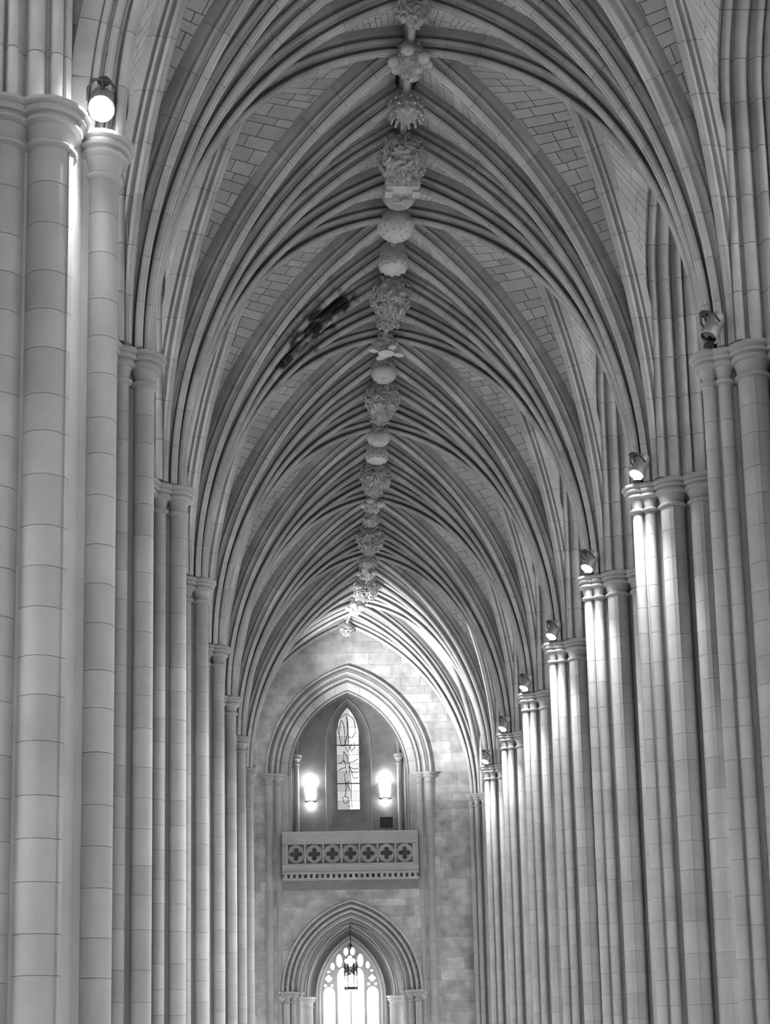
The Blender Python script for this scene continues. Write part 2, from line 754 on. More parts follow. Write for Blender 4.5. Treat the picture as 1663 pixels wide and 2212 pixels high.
# ------------------------------------------------------------------ piers
CAPP = [(.23, 0), (.265, -.025), (.27, -.085), (.235, -.11), (.195, -.12), (.205, -.15), (.215, -.19), (.185, -.225), (.12, -.235),
        (.125, -.27), (.155, -.30), (.15, -.345), (.10, -.375), (.06, -.385), (.045, -.43), (.015, -.53), (.0, -.62),
        (.0, -.645), (.05, -.66), (.075, -.69), (.07, -.73), (.03, -.755), (0, -.765), (-.03, -.80)]
CAPH = .77


def capital_mesh(r, sc=1.0):
    m = MB()
    m.lathe(0, 0, [(max(.02, r + o * sc), z) for o, z in CAPP[::-1]], 28)
    return m.mesh('capital', M_PIER, 30)


def drum_mesh(r, fillet=None):
    """unit-height drum, radius r, optional raised fillet facing the angle given"""
    n = 30
    out = []
    for i in range(n):
        a = 2 * PI * i / n
        out.append((a, r))
    if fillet is not None:
        w = 0.055 / r
        out = [(a, q) for a, q in out if abs((a - fillet + PI) % (2 * PI) - PI) > w * 1.25]
        f = fillet % (2 * PI)
        out += [(f - w, r), (f - w * .98, r + .035), (f + w * .98, r + .035), (f + w, r)]
        out = [(a % (2 * PI), q) for a, q in out]
        if fillet % (2 * PI) < .3:
            out = sorted(((a + PI) % (2 * PI) - PI, q) for a, q in out)
        else:
            out.sort()
    V, Fc = prism([(q * math.cos(a), q * math.sin(a)) for a, q in out], 0, 1)
    return new_mesh('drum', V, Fc, M_PIER, 30)


COURSES = (.66, .78, .62, .72, .84, .66)
MESHC = {}


def cached(key, fn, *a):
    if key not in MESHC:
        MESHC[key] = fn(*a)
    return MESHC[key]


def pier(s, yk, shafts, core, label, group, xoff=0.0, hidden=(), zlow=2.6, seed=0, half=False):
    root = empty('clustered_pier', (s * 7.2 + xoff, yk, 0))
    tag(root, label, 'pier', group)
    X = lambda u: s * u + xoff
    if half:
        core = [(u, min(v, .3)) for u, v in core]
        shafts = [q for q in shafts if q[1] <= 0]
    pts = [(X(u), yk + v) for u, v in core]
    if s < 0:
        pts = pts[::-1]
    V, Fc = prism(pts, 0, ZC - .1)
    obj('core', V, Fc, M_PIER, root)
    base = MB()
    for u, v, r, fil, sc in shafts:
        base.lathe(X(u), yk + v, [(r + .22, 0), (r + .22, .5), (r + .16, .55), (r + .16, .8), (r + .08, .86), (r + .1, .95), (r, 1.05), (r, 1.1)], 20)
    base.build('base', M_PIER, root, 30)
    for i, (u, v, r, fil, sc) in enumerate(shafts):
        cx, cy = X(u), yk + v
        m = MB()
        m.lathe(cx, cy, [(r - .012, 1.0), (r - .012, ZC - CAPH + .02)], 20)
        sh = m.build('shaft', M_MORTAR, root)
        put('capital', cached(('cap', r, sc), capital_mesh, r, sc), root, (cx, cy, ZC))
        fa = None
        if fil is not None:
            fa = math.atan2(fil[1], s * fil[0])
        dm = cached(('drum', r, fa), drum_mesh, r, fa)
        z = ZC - CAPH
        j = (seed + i // 2) % 6
        if i in hidden:
            o = put('drum', dm, sh, (cx, cy, 1.05))
            o.scale = (1, 1, z - 1.05)
            continue
        while z > zlow:
            h = COURSES[j % 6]
            o = put('drum', dm, sh, (cx, cy, z - h + .005))
            o.scale = (1, 1, h - .01)
            z -= h
            j += 1
        o = put('drum', dm, sh, (cx, cy, 1.05))
        o.scale = (1, 1, z - 1.05 - .005)
    return root


# (u, v, radius, fillet direction or None, capital scale)
SH_R = [(6.27, 0.0, .145, None, 1.0), (6.59, -.13, .15, None, 1.0), (7.17, -.36, .33, (-.35, -.94), 1.0), (7.90, -.72, .33, (-.35, -.94), 1.0),
        (6.58, .13, .155, None, 1.0), (7.17, .36, .33, None, 1.0), (7.90, .72, .33, None, 1.0)]
CORE = [(6.38, -.03), (6.72, -.04), (6.84, -.10), (7.40, -.14), (7.56, -.42), (8.2, -.55), (8.42, -1.05), (8.58, -1.05),
        (8.58, 1.05), (8.42, 1.05), (8.2, .55), (7.56, .42), (7.40, .14), (6.84, .10), (6.72, .04), (6.38, .03)]
SH_L = [(6.39, 0.0, .225, None, 1.0), (6.86, -.26, .165, None, 1.0), (7.36, -.62, .32, (-.6, -.8), 1.0),
        (6.86, .26, .165, None, 1.0), (7.36, .62, .32, None, 1.0)]
SH_N = [(6.17, .02, .27, None, 1.0), (6.92, -.80, .37, (-.93, -.36), 1.0), (7.66, -.86, .37, None, 1.0),
        (6.92, .80, .37, None, 1.0)]
CORE_N = [(6.30, -.12), (6.47, -.20), (6.62, -.75), (7.2, -.95), (8.0, -1.0), (8.42, -1.15), (8.58, -1.15), (8.58, 1.15), (8.42, 1.15), (7.2, .95), (6.62, .75), (6.47, .2), (6.30, .12)]

ORDP = ['first', 'second', 'third', 'fourth', 'fifth', 'sixth', 'seventh', 'eighth', 'ninth']
for k in range(3, 12):
    n = ORDP[11 - k]
    yk = YEND - .1 if k == 11 else BAY * k
    lab = {4: 'clustered stone pier with an unlit spotlight resting on its capital', 11: 'clustered stone respond standing against the end wall, bare of lamps',
           3: 'clustered stone pier just before the one with the unlit spotlight'}.get(
        k, 'clustered stone pier with lit lamp on its capital, %s from the end wall' % n)
    pier(1, yk, SH_R, CORE, lab, 'spotlit row of nave piers', hidden=(4, 5, 6) if k < 9 else (3, 4, 5, 6), seed=k, half=k == 11)
for k in range(3, 12):
    yk = BAY * k
    if k == 11:
        continue
    if k == 3:
        pier(-1, yk, SH_N, CORE_N, 'broad clustered pier with thick shafts beside the glaring lamp', 'plain row of nave piers', hidden=(3,), zlow=1.9, seed=2)
    else:
        pier(-1, yk, SH_L, CORE, 'clustered stone pier in the row without spotlights, %s from the end wall' % ORDP[11 - k],
             'plain row of nave piers', xoff=-1.9 if k == 11 else 0.0, hidden=(2, 3, 4) if k < 11 else (0, 1, 2, 3, 4), seed=k + 1, half=k == 11)


# ------------------------------------------------------------------ side walls, roof, floor
def side_wall(s, name, label):
    root = empty(name, (s * 8.8, 56, 0))
    tag(root, label, 'wall', None, 'structure')
    for k in range(-4, 11):
        a0 = BAY * k
        a1 = YEND + .2 if k == 10 else a0 + BAY
        mid = (a0 + (YEND if k == 10 else a1)) / 2
        pl = pointed(mid, 2.66, 22.3, 25.9, 8, 17.9)
        holes = [pointed(mid, 2.75, 8.0, 13.2, 8, 0.05), pl]
        V, Fc = plate([(a0, 0), (a1, 0), (a1, 30), (a0, 30)], holes, s * 8.62, s * 9.3, lambda a, b, d: (d, a, b))
        obj('wall_bay', V, Fc, M_PLASTER, root)
        V, Fc = plate(pl, [], s * 9.08, s * 9.1, lambda a, b, d: (d, a, b))
        obj('clerestory_pane', V, Fc, M_STAINED, root)
        mb = MB()
        for q in (-1.3, 0, 1.3):
            mb.box(min(s * 8.95, s * 9.2), max(s * 8.95, s * 9.2), mid + q - .09, mid + q + .09, 18.1, 25.5 if q == 0 else 24.2)
        mb.build('mullion', M_RIB, root)
        # aisle: outer wall with a window, and its roof
        V, Fc = plate([(a0, 0), (a1, 0), (a1, 14.6), (a0, 14.6)], [pointed(mid, 2.0, 9.0, 12.4, 8, 3.6)], s * 16.0, s * 16.6, lambda a, b, d: (d, a, b))
        obj('aisle_wall', V, Fc, M_PLASTER, root)
        xs = sorted((s * 9.3, s * 16.6))
        MB().box(xs[0], xs[1], a0, a1, 14.3, 14.7).build('aisle_roof', M_PLASTER, root)
    return root


side_wall(-1, 'wall_left', 'nave wall of arcade arches and tall windows behind the row without spotlights')
side_wall(1, 'wall_right', 'nave wall of arcade arches and tall windows behind the spotlit row of piers')
V, Fc = plate([(-16.6, 0), (16.6, 0), (16.6, 30), (-16.6, 30)], [pointed(0, 6.0, 16, 26, 10, 6.5), pointed(0, 2.0, 3, 5.5, 8, .05)], -32.6, -32.0, lambda a, b, d: (a, d, b))
tag(obj('wall_back', V, Fc, M_PLASTER), 'plain stone wall with a great window at the other end of the church', 'wall', None, 'structure')
V, Fc = prism([(-9.3, -32.6), (9.3, -32.6), (9.3, 90.5), (-9.3, 90.5)], 29.6, 30.2)
tag(obj('roof', V, Fc, M_PLASTER), 'plain outer roof deck above the stone vault', 'roof', None, 'structure')
V, Fc = prism([(-26, -36), (26, -36), (26, 98), (-26, 98)], -.3, 0)
tag(obj('floor', V, Fc, M_FLOOR), 'pale stone nave floor running below all the piers', 'floor', None, 'structure')

# ------------------------------------------------------------------ end wall
XC = -0.93
YW = 89.0
UA = dict(h=4.95, z0=18.8, apex=25.4)      # great upper arch, outer line
LA = dict(h=4.10, z0=6.0, apex=11.3)       # lower arch, outer line


def arch_x(A, z, grow=0.0):
    """half width of an arch outline at height z (None above the apex)"""
    h, rise = A['h'], A['apex'] - A['z0']
    R = (h * h + rise * rise) / (2 * h)
    c = R - h
    if z <= A['z0']:
        return h + grow
    q = (R + grow) ** 2 - (z - A['z0']) ** 2
    if q <= 0:
        return None
    x = math.sqrt(q) - c
    return x if x > 0 else None


class PArc:
    """half of a pointed arch in the end wall plane; side s; profile x is inward offset, y is depth"""
    def __init__(s, A, side, cx, y):
        s.A, s.side, s.cx, s.y = A, side, cx, y
        h, rise = A['h'], A['apex'] - A['z0']
        s.R = (h * h + rise * rise) / (2 * h)
        s.c = s.R - h

    def pt(s, off, dep, t):
        r = s.R - off
        am = math.acos(s.c / r)
        a = am * t
        return Vector((s.cx + s.side * (r * math.cos(a) - s.c), s.y + dep, s.A['z0'] + r * math.sin(a)))


def arch_mould(root, A, prof, cx, y, pieces, seg=4):
    for side in (-1, 1):
        p = PArc(A, side, cx, y)
        n = len(prof)
        for i in range(pieces):
            a, b = i / pieces + .0012, (i + 1) / pieces - (.0012 if i < pieces - 1 else 0)
            V, Fc = [], []
            for j in range(seg + 1):
                t = a + (b - a) * j / seg
                V += [p.pt(o, d, t) for o, d in prof]
            for j in range(seg):
                for m in range(n - 1):
                    Fc.append((j * n + m, j * n + m + 1, (j + 1) * n + m + 1, (j + 1) * n + m))
            Fc.append(tuple(range(n)))
            Fc.append(tuple(seg * n + m for m in range(n))[::-1])
            obj('voussoir', V, Fc, M_RIB, root, 38)
        # mortar behind the joints
        V, Fc = [], []
        S = pieces * 3
        for j in range(S + 1):
            V += [p.pt(o + .014, d + .014, j / S) for o, d in prof]
        for j in range(S):
            for m in range(n - 1):
                Fc.append((j * n + m, j * n + m + 1, (j + 1) * n + m + 1, (j + 1) * n + m))
        obj('mortar_bed', V, Fc, M_MORTAR, root)


def rolls(spec):
    """profile of semicircular rolls: spec = list of (off, dep, r) or (off, dep)"""
    out = []
    for q in spec:
        if len(q) == 2:
            out.append(q)
        else:
            o, d, r = q
            for a in range(-90, 91, 30):
                c, s_ = math.cos(math.radians(a)), math.sin(math.radians(a))
                out.append((o + r * (.45 * c + .89 * s_), d - r * (.89 * c - .45 * s_)))
    return out


wall = empty('wall_end', (XC, YW, 0))
tag(wall, 'mottled ashlar end wall holding the gallery arch and the doorway arch', 'wall', None, 'structure')
upper_hole = pointed(XC, 4.6, 18.8, 24.95, 12, 15.25)
lower_hole = pointed(XC, 3.9, 6.0, 11.05, 12, 0.05)
V, Fc = plate([(-9.3, 0), (9.3, 0), (9.3, 30), (-9.3, 30)], [upper_hole, lower_hole], YW, YW + .9, lambda a, b, d: (a, d, b))
obj('mortar_bed', V, Fc, M_MORTAR2, wall)
rng = random.Random(5)
z = 2.6
XL, XR = -7.4, 6.3
while z < 28.4:
    h = rng.choice((.46, .55, .62, .72))
    for A in (LA['apex'] + .02, 15.25, 18.8, UA['apex'] + .02):
        if z < A - .05 and z + h > A - .25:
            h = A - z
    za, zb = z + .007, z + h - .007
    z += h

    # blocked interval for this row, as slanted bounds at za and zb
    blk = None
    zm = (za + zb) / 2
    if zm < LA['apex']:
        blk = (arch_x(LA, za, .01) or 0.0, arch_x(LA, zb, .01) or 0.0)
    elif 12.4 < zb and zm < 15.25:
        blk = (4.2, 4.2)
    elif 15.25 < zm < UA['apex']:
        blk = (arch_x(UA, za, .01) or 0.0, arch_x(UA, zb, .01) or 0.0)
    spans = [((XL, XL), (XR, XR))] if not blk else [((XL, XL), (XC - blk[0], XC - blk[1])), ((XC + blk[0], XC + blk[1]), (XR, XR))]
    for (l0, l1), (r0, r1) in spans:
        x = min(l0, l1)
        xe = max(r0, r1)
        cuts = []
        x += rng.uniform(.5, 1.6)
        while x < xe - .35:
            if x > max(l0, l1) + .2 and x < min(r0, r1) - .2:
                cuts.append(x)
            x += rng.uniform(.8, 2.1)
        L = (l0, l1)
        for cx_ in cuts + [None]:
            Rr = (cx_ - .007, cx_ - .007) if cx_ is not None else (r0, r1)
            if max(Rr) > L[0] + .02:
                p = rng.uniform(.008, .022)
                f = [(L[0], YW - p, za), (Rr[0], YW - p, za), (Rr[1], YW - p, zb), (L[1], YW - p, zb)]
                b = [(x_, YW + .01, z_) for x_, y_, z_ in f]
                obj('stone', f + b, [(0, 1, 2, 3), (0, 4, 5, 1), (1, 5, 6, 2), (2, 6, 7, 3), (3, 7, 4, 0)], M_WALL, wall)
            if cx_ is not None:
                L = (cx_ + .007, cx_ + .007)

# great arch of the gallery
t1 = empty('trim_1', (XC, YW, 18.8))
tag(t1, 'moulded pointed arch framing the gallery with the lancet window', 'arch', None, 'structure')
P_UP = rolls([(0, .02), (0, -.10), (.10, -.14, .07), (.22, -.04), (.30, .06), (.42, .06, .10), (.55, .14), (.60, .20), (.74, .20, .09), (.86, .30), (.90, .42),
              (.98, .44), (1.32, .50), (1.36, .60), (1.42, .62, .05), (1.50, .78), (1.50, 1.25)])
arch_mould(t1, UA, P_UP, XC, YW, 9)
for side in (-1, 1):
    # plain inner jamb between capital and parapet, with its moulded edge
    m = MB()
    V, Fc = [], []
    jp = [(o, d) for o, d in P_UP if o > .9]
    jp = [(.88, .02)] + jp
    for zz in (15.25, 18.8):
        V += [(XC + side * (UA['h'] - o), YW + d, zz) for o, d in jp]
    n = len(jp)
    Fc = [(i, i + 1, n + i + 1, n + i) for i in range(n - 1)]
    obj('jamb', V, Fc, M_RIB, t1, 38)

SMALLCAP = [(-.03, -.70), (0, -.66), (.02, -.655), (.055, -.63), (.055, -.58), (.02, -.555), (0, -.54), (.01, -.42), (.05, -.34), (.10, -.30), (.14, -.28), (.14, -.22), (.11, -.19),
            (.11, -.16), (.17, -.13), (.19, -.09), (.19, -.03), (.16, 0)]


def wall_shaft(x, y, ztop, zb, r, parent, piece=1.05, cap=SMALLCAP, capname='capital'):
    m = MB()
    m.lathe(x, y, [(r + o, ztop + zz) for o, zz in cap], 20)
    m.build(capname, M_PIER, parent, 30)
    m = MB()
    m.lathe(x, y, [(r - .012, zb), (r - .012, ztop - .68)], 14)
    sh = m.build('shaft', M_MORTAR, parent)
    dm = cached(('wd', r), drum_mesh, r, None)
    zz = ztop - .68
    while zz > zb + .3:
        h = min(piece, zz - zb)
        o = put('drum', dm, sh, (x, y, zz - h + .005))
        o.scale = (1, 1, h - .01)
        zz -= h


for side, nm in ((-1, 'plain'), (1, 'spotlit')):
    rs = empty('respond', (XC + side * 4.6, YW, 0))
    tag(rs, 'paired respond shafts carrying the gallery arch, nearer the %s row of piers' % nm, 'shaft', 'wall shafts of the gallery arch')
    wall_shaft(XC + side * (UA['h'] - .22), YW - .02, 18.8, 0.0, .23, rs)
    wall_shaft(XC + side * (UA['h'] - .76), YW + .12, 18.8, 0.0, .21, rs)
    m = MB()
    xs = sorted((XC + side * (UA['h'] - .12), XC + side * (UA['h'] - 1.02)))
    m.box(xs[0], xs[1], YW + .05, YW + .6, 0, 18.5)
    m.build('back_strip', M_PIER, rs)

# lower arch
t2 = empty('trim_2', (XC, YW, 6.0))
tag(t2, 'moulded pointed arch over the doorway below the balcony', 'arch', None, 'structure')
P_LO = rolls([(0, .02), (0, -.14), (.08, -.17, .06), (.16, -.04), (.22, .02), (.34, .02, .09), (.46, .12), (.50, .2), (.62, .2, .09), (.74, .30), (.78, .42), (.92, .46, .08),
              (1.06, .58), (1.1, .7), (1.1, 1.1)])
arch_mould(t2, LA, P_LO, XC, YW, 8)
for side in (-1, 1):
    js = empty('door_jamb', (XC + side * 3.5, YW, 0))
    tag(js, 'clustered jamb shafts under the doorway arch, nearer the %s row of piers' % ('plain' if side < 0 else 'spotlit'), 'jamb', 'doorway jambs')
    for o, d, r in ((.28, .0, .2), (.66, .22, .19), (.96, .5, .16)):
        wall_shaft(XC + side * (LA['h'] - o), YW + d, 6.0, 0.0, r, js, .9)
    xs = sorted((XC + side * (LA['h'] - .1), XC + side * (LA['h'] - 1.0)))
    m = MB()
    m.box(xs[0], xs[1], YW + .25, YW + .9, 0, 5.7)
    m.build('back_strip', M_PIER, js)
    # carved leaf clump at the outer end of the capital
    m = MB()
    rg = random.Random(8)
    for q in range(16):
        m.blob((XC + side * (LA['h'] - .02) + rg.uniform(-.14, .14), YW - .14 + rg.uniform(-.1, .08), 5.72 + rg.uniform(-.24, .24)), (.09, .07, .08), None, 7, 4)
    m.build('leaf_clump', M_BOSS, js, 60)

# balcony
bal = empty('balcony', (XC, 88.7, 12.5))
tag(bal, 'stone balcony parapet pierced by a row of quatrefoils', 'balcony')
BX0, BX1, BY = -4.9, 3.04, 88.45
m = MB()
prof = [(BY + .30, 15.30), (BY + .12, 15.22), (BY - .10, 14.72), (BY - .14, 14.66), (BY - .10, 14.60), (BY, 14.57), (BY, 14.5), (88.955, 14.5), (88.955, 15.30)]
m.add([(BX0, y, zz) for y, zz in prof] + [(BX1, y, zz) for y, zz in prof],
      [(i, (i + 1) % 9, 9 + (i + 1) % 9, 9 + i) for i in range(9)] + [tuple(range(9)), tuple(range(9, 18))[::-1]])
m.build('coping', M_PIER, bal)
prof = [(BY, 13.38), (BY - .06, 13.33), (BY - .08, 13.26), (BY - .02, 13.22), (BY + .04, 13.12), (BY + .06, 12.90), (BY - .03, 12.86), (BY - .04, 12.76), (BY, 12.74), (88.955, 12.74), (88.955, 13.38)]
n = len(prof)
m = MB()
m.add([(BX0, y, zz) for y, zz in prof] + [(BX1, y, zz) for y, zz in prof],
      [(i, (i + 1) % n, n + (i + 1) % n, n + i) for i in range(n)] + [tuple(range(n)), tuple(range(n, 2 * n))[::-1]])
m.build('lower_band', M_PIER, bal)
m = MB()
m.box(BX0, BX1, BY - .02, 88.955, 12.42, 12.52)
m.build('string_course', M_PIER, bal)
m = MB().box(-.09, .09, 0, .4, 0, .22)
dm = m.mesh('dentil', M_PIER)
for i in range(24):
    put('dentil', dm, bal, (BX0 + .2 + i * (BX1 - BX0 - .4) / 23, BY - .02, 12.52))
m = MB()
m.box(BX0, BX1, BY + .42, 88.955, 12.5, 12.76)
m.build('back_slab', M_PIER, bal)
PW = (2.77 + 4.62) / 7
for i in range(7):
    cx = -4.62 + PW * (i + .5)
    sq = [(-PW / 2 + .06, -.56), (PW / 2 - .06, -.56), (PW / 2 - .06, .56), (-PW / 2 + .06, .56)]
    if i == 0:
        RING = [(.44 * math.cos(2 * PI * j / 28), .49 * math.sin(2 * PI * j / 28)) for j in range(28)]
        QF = []
        for q in range(4):
            a0 = q * PI / 2
            for j in range(-4, 5):
                a = a0 + math.radians(j * 30)
                QF.append((.215 * math.cos(a0) + .16 * math.cos(a), .23 * math.sin(a0) + .165 * math.sin(a)))
        V2, F2 = plate(RING, [QF], .03, .16, lambda a, b, d: (a, d, b))
        mq = MB().add(V2, F2)
        mq.tube([(x * 1.04, .02, y * 1.04) for x, y in RING + RING[:2]], .045, 6)
        mq.tube([(x, .02, y) for x, y in QF + QF[:2]], .028, 5)
        for sx in (-1, 1):
            for sz in (-1, 1):
                mq.tube([(sx * .47, .05, sz * .40), (sx * .38, .05, sz * .43), (sx * .36, .05, sz * .55)], .03, 5)
        QM = mq.mesh('quatrefoil_panel', M_PIER, 30)
    put('quatrefoil_panel', QM, bal, (cx, BY + .06, 13.94))
m = MB()
pm = MB().box(-.06, .06, -.06, .3, -.57, .57).mesh('panel_post', M_PIER)
for i in range(8):
    put('panel_post', pm, bal, (-4.62 + PW * i, BY + .06, 13.94))
ep = MB().box(BX0, -4.68, BY + .02, BY + .5, 13.37, 14.52).box(2.83, BX1, BY + .02, BY + .5, 13.37, 14.52)
ep.build('end_block', M_PIER, bal)

# ------------------------------------------------------------------ gallery room behind the great arch
gw = empty('wall_gallery', (XC, 91.5, 15))
tag(gw, 'shadowed back wall of the gallery round the deep lancet recess', 'wall', None, 'structure')
GY, GB = 91.5, 92.3
SC = -0.90
outer = pointed(SC, 1.37, 21.2, 23.95, 10, 15.0)
inner = pointed(SC - .0, .68, 21.9, 23.62, 10, 17.18)
V, Fc = plate([(-4.4, 14.8), (2.5, 14.8), (2.5, 25.5), (-4.4, 25.5)], [outer], GY, GY + .1, lambda a, b, d: (a, d, b))
obj('ashlar_face', V, Fc, M_PLASTER, gw)
n = len(outer)
V = [(a, GY, b) for a, b in outer] + [(a, GB, b) for a, b in inner]
Fc = [(i, (i + 1) % n, n + (i + 1) % n, n + i) for i in range(n)]
obj('splay', V, Fc, M_PLASTER, gw)
# roll round the recess
lp = [Vector((a, GY + .02, b)) for a, b in outer]
MB().tube(lp, .06, 6).build('recess_roll', M_PIER, gw, 60)
for nm, x0, x1 in (('side_wall', -4.6, -4.35), ('side_wall', 2.45, 2.7)):
    MB().box(x0, x1, YW + .7, GY + .2, 14.8, 25.6).build(nm, M_PLASTER, gw)
MB().box(-4.6, 2.7, YW + .7, GY + .9, 25.2, 25.5).build('gallery_ceiling', M_PLASTER, gw)
MB().box(-4.6, 2.7, YW + .3, GY + .2, 14.7, 15.0).build('gallery_floor', M_PLASTER, gw)
# outside masses so that daylight only comes by the window
V, Fc = plate([(-4.6, 14.7), (2.7, 14.7), (2.7, 25.6), (-4.6, 25.6)], [pointed(SC, .68, 21.9, 23.62, 10, 17.18)], GB, GB + .25, lambda a, b, d: (a, d, b))
obj('outer_face', V, Fc, M_PLASTER, gw)
ribp = PArc(dict(h=3.0, z0=20.4, apex=24.6), 1, XC, GY - .1)
for side in (-1, 1):
    p = PArc(dict(h=3.12, z0=20.4, apex=24.7), side, XC, GY - .12)
    MB().tube([p.pt(0, 0, j / 14) for j in range(15)], .09, 7).build('gallery_rib', M_PIER, gw, 60)
for side in (-1, 1):
    co = empty('colonnette', (XC + side * 3.12, GY - .25, 15))
    tag(co, 'slender gallery colonnette beside a glowing sconce, nearer the %s row of piers' % ('plain' if side < 0 else 'spotlit'), 'colonnette', 'gallery colonnettes')
    wall_shaft(XC + side * 3.12, GY - .25, 20.4, 15.0, .15, co, 1.8)

# lancet window
w1 = empty('window_1', (SC, GB, 17.2))
tag(w1, 'tall lancet window of pale leaded glass in the gallery', 'window', None, 'structure')
rows = [17.18, 17.72, 18.35, 18.8, 19.55, 20.05, 20.6, 21.2, 21.75, 22.35, 23.62]


def lan_half(zz):
    v = arch_x(dict(h=.68, z0=21.9, apex=23.62), zz)
    return v if v else 0.0


for i in range(len(rows) - 1):
    za, zb = rows[i], rows[i + 1]
    for sgn, mats in ((-1, (1, 2, 1, 1, 2, 1, 2, 1, 2, 2)), (1, (4, 3, 4, 4, 3, 4, 3, 4, 4, 3))):
        xs = .08
        pts = []
        K = 8 if zb > 21.8 else 1
        for q in range(K + 1):
            zz = za + (zb - za) * q / K
            pts.append((zz, max(lan_half(zz), .1)))
        lo = [(SC + xs, zz) for zz, hh in pts]
        hi = [(SC + sgn * hh if sgn > 0 else SC - hh, zz) for zz, hh in pts]
        outl = lo + hi[::-1]
        V = [(a, GB + .10, b) for a, b in outl]
        obj('pane', V, [tuple(range(len(V)))], M_GL[mats[i]], w1)
# leading drawn after the photograph (pixel of the lancet zoom -> metres)
lead = [[(680, 370), (700, 410), (740, 360), (775, 350), (850, 410), (865, 440), (880, 520), (880, 600), (835, 668), (790, 655)],
        [(690, 460), (678, 540), (672, 640), (690, 720), (685, 765), (715, 775), (745, 740), (742, 600), (730, 490), (700, 430), (690, 460)],
        [(762, 370), (775, 450), (775, 620), (745, 740), (745, 780), (775, 850), (800, 800), (790, 700), (785, 500), (770, 400)],
        [(855, 730), (870, 790), (820, 840), (810, 800), (825, 740)], [(725, 840), (770, 910), (775, 990), (720, 960), (725, 840)],
        [(905, 940), (860, 970), (795, 990), (775, 985)], [(720, 960), (745, 1000), (755, 1120), (730, 1140), (735, 1200), (750, 1300), (735, 1420), (700, 1440), (715, 1500), (740, 1515), (775, 1480), (775, 1440), (735, 1420)],
        [(795, 990), (800, 1040), (830, 1140), (845, 1190), (910, 1180)], [(810, 1050), (860, 1070), (910, 1060)], [(815, 1105), (860, 1118), (910, 1115)],
        [(790, 1030), (805, 1150), (815, 1300), (810, 1420), (822, 1560), (770, 1545)], [(750, 1250), (800, 1230)], [(755, 1240), (800, 1345)],
        [(650, 1090), (700, 1060), (745, 1050)], [(650, 490), (655, 560), (665, 620)], [(645, 1000), (690, 990), (720, 960)]]


def lan_pt(x, y):
    fx = 620 + x * 0.16837
    fy = 1480 + y * 0.16837
    return Vector((SC - .02 + (fx - 750.5) * .0282, GB + .08, 17.18 + (1748 - fy) * .0288))


for pl in lead:
    MB().tube([lan_pt(*p) for p in pl], .022, 4).build('lead_line', M_BLACK, w1)
for zz, r in ((rows[3], .035), (rows[6] + .6, .035)):
    MB().tube([(SC - .68, GB + .06, zz), (SC + .68, GB + .06, zz)], r, 6).build('saddle_bar', M_BLACK, w1)
for zz in rows[1:-1]:
    hh = lan_half(zz)
    MB().tube([(SC - hh, GB + .085, zz), (SC + hh, GB + .085, zz)], .01, 4).build('glazing_line', M_GREY, w1)

# sconces
for i, (x, zz) in enumerate(((-3.22, 17.55), (1.30, 17.68))):
    sc_ = empty('wall_sconce', (x, GY - .2, zz))
    tag(sc_, 'glowing half-cone wall sconce in the gallery, on the %s side of the lancet' % ('plain row' if i == 0 else 'spotlit row'), 'sconce', 'gallery sconces')
    m = MB()
    N_ = 10
    V, Fc = [], []
    for r, h in ((.24, 0), (.27, .4), (.31, .85), (.33, 1.05)):
        for j in range(N_ + 1):
            a = PI + PI * j / N_
            V.append((x + r * math.cos(a), GY - .03 + .9 * r * math.sin(a), zz + h))
    for r_ in range(3):
        for j in range(N_):
            Fc.append((r_ * (N_ + 1) + j, r_ * (N_ + 1) + j + 1, (r_ + 1) * (N_ + 1) + j + 1, (r_ + 1) * (N_ + 1) + j))
    obj('shade', V, Fc, M_SHADE, sc_, 60)
    m = MB()
    pts = [(x + .27 * math.cos(PI + PI * j / 8), GY - .03 + .26 * math.sin(PI + PI * j / 8), zz) for j in range(9)]
    m.tube(pts, .035, 6)
    m.box(x - .3, x + .3, GY - .05, GY, zz - .05, zz + .05)
    m.build('bracket', M_DARK, sc_)
    for dz, e in ((1.25, 10), (-.15, 5)):
        ld = bpy.data.lights.new('sconce_bulb', 'POINT')
        ld.energy = e
        ld.shadow_soft_size = .12
        lo = bpy.data.objects.new('sconce_bulb', ld)
        col.objects.link(lo)
        lo.parent = sc_
        lo.location = (0, -.02, dz)

# notice on a stand in the gallery
sg = empty('notice_stand', (1.32, 91.0, 15))
tag(sg, 'small dark notice panel on a thin stand inside the gallery', 'notice')
MB().box(.97, 1.67, 91.0, 91.05, 15.84, 16.42).build('panel', M_BLACK, sg)
MB().box(.93, 1.71, 90.97, 91.0, 15.8, 15.86).box(.93, 1.71, 90.97, 91.0, 16.40, 16.46).box(.93, .99, 90.97, 91.0, 15.8, 16.46).box(1.65, 1.71, 90.97, 91.0, 15.8, 16.46).build('frame', M_DARK, sg)
MB().box(1.29, 1.35, 91.0, 91.05, 15.0, 15.84).box(1.1, 1.54, 90.85, 91.2, 15.0, 15.03).build('post', M_BLACK, sg)

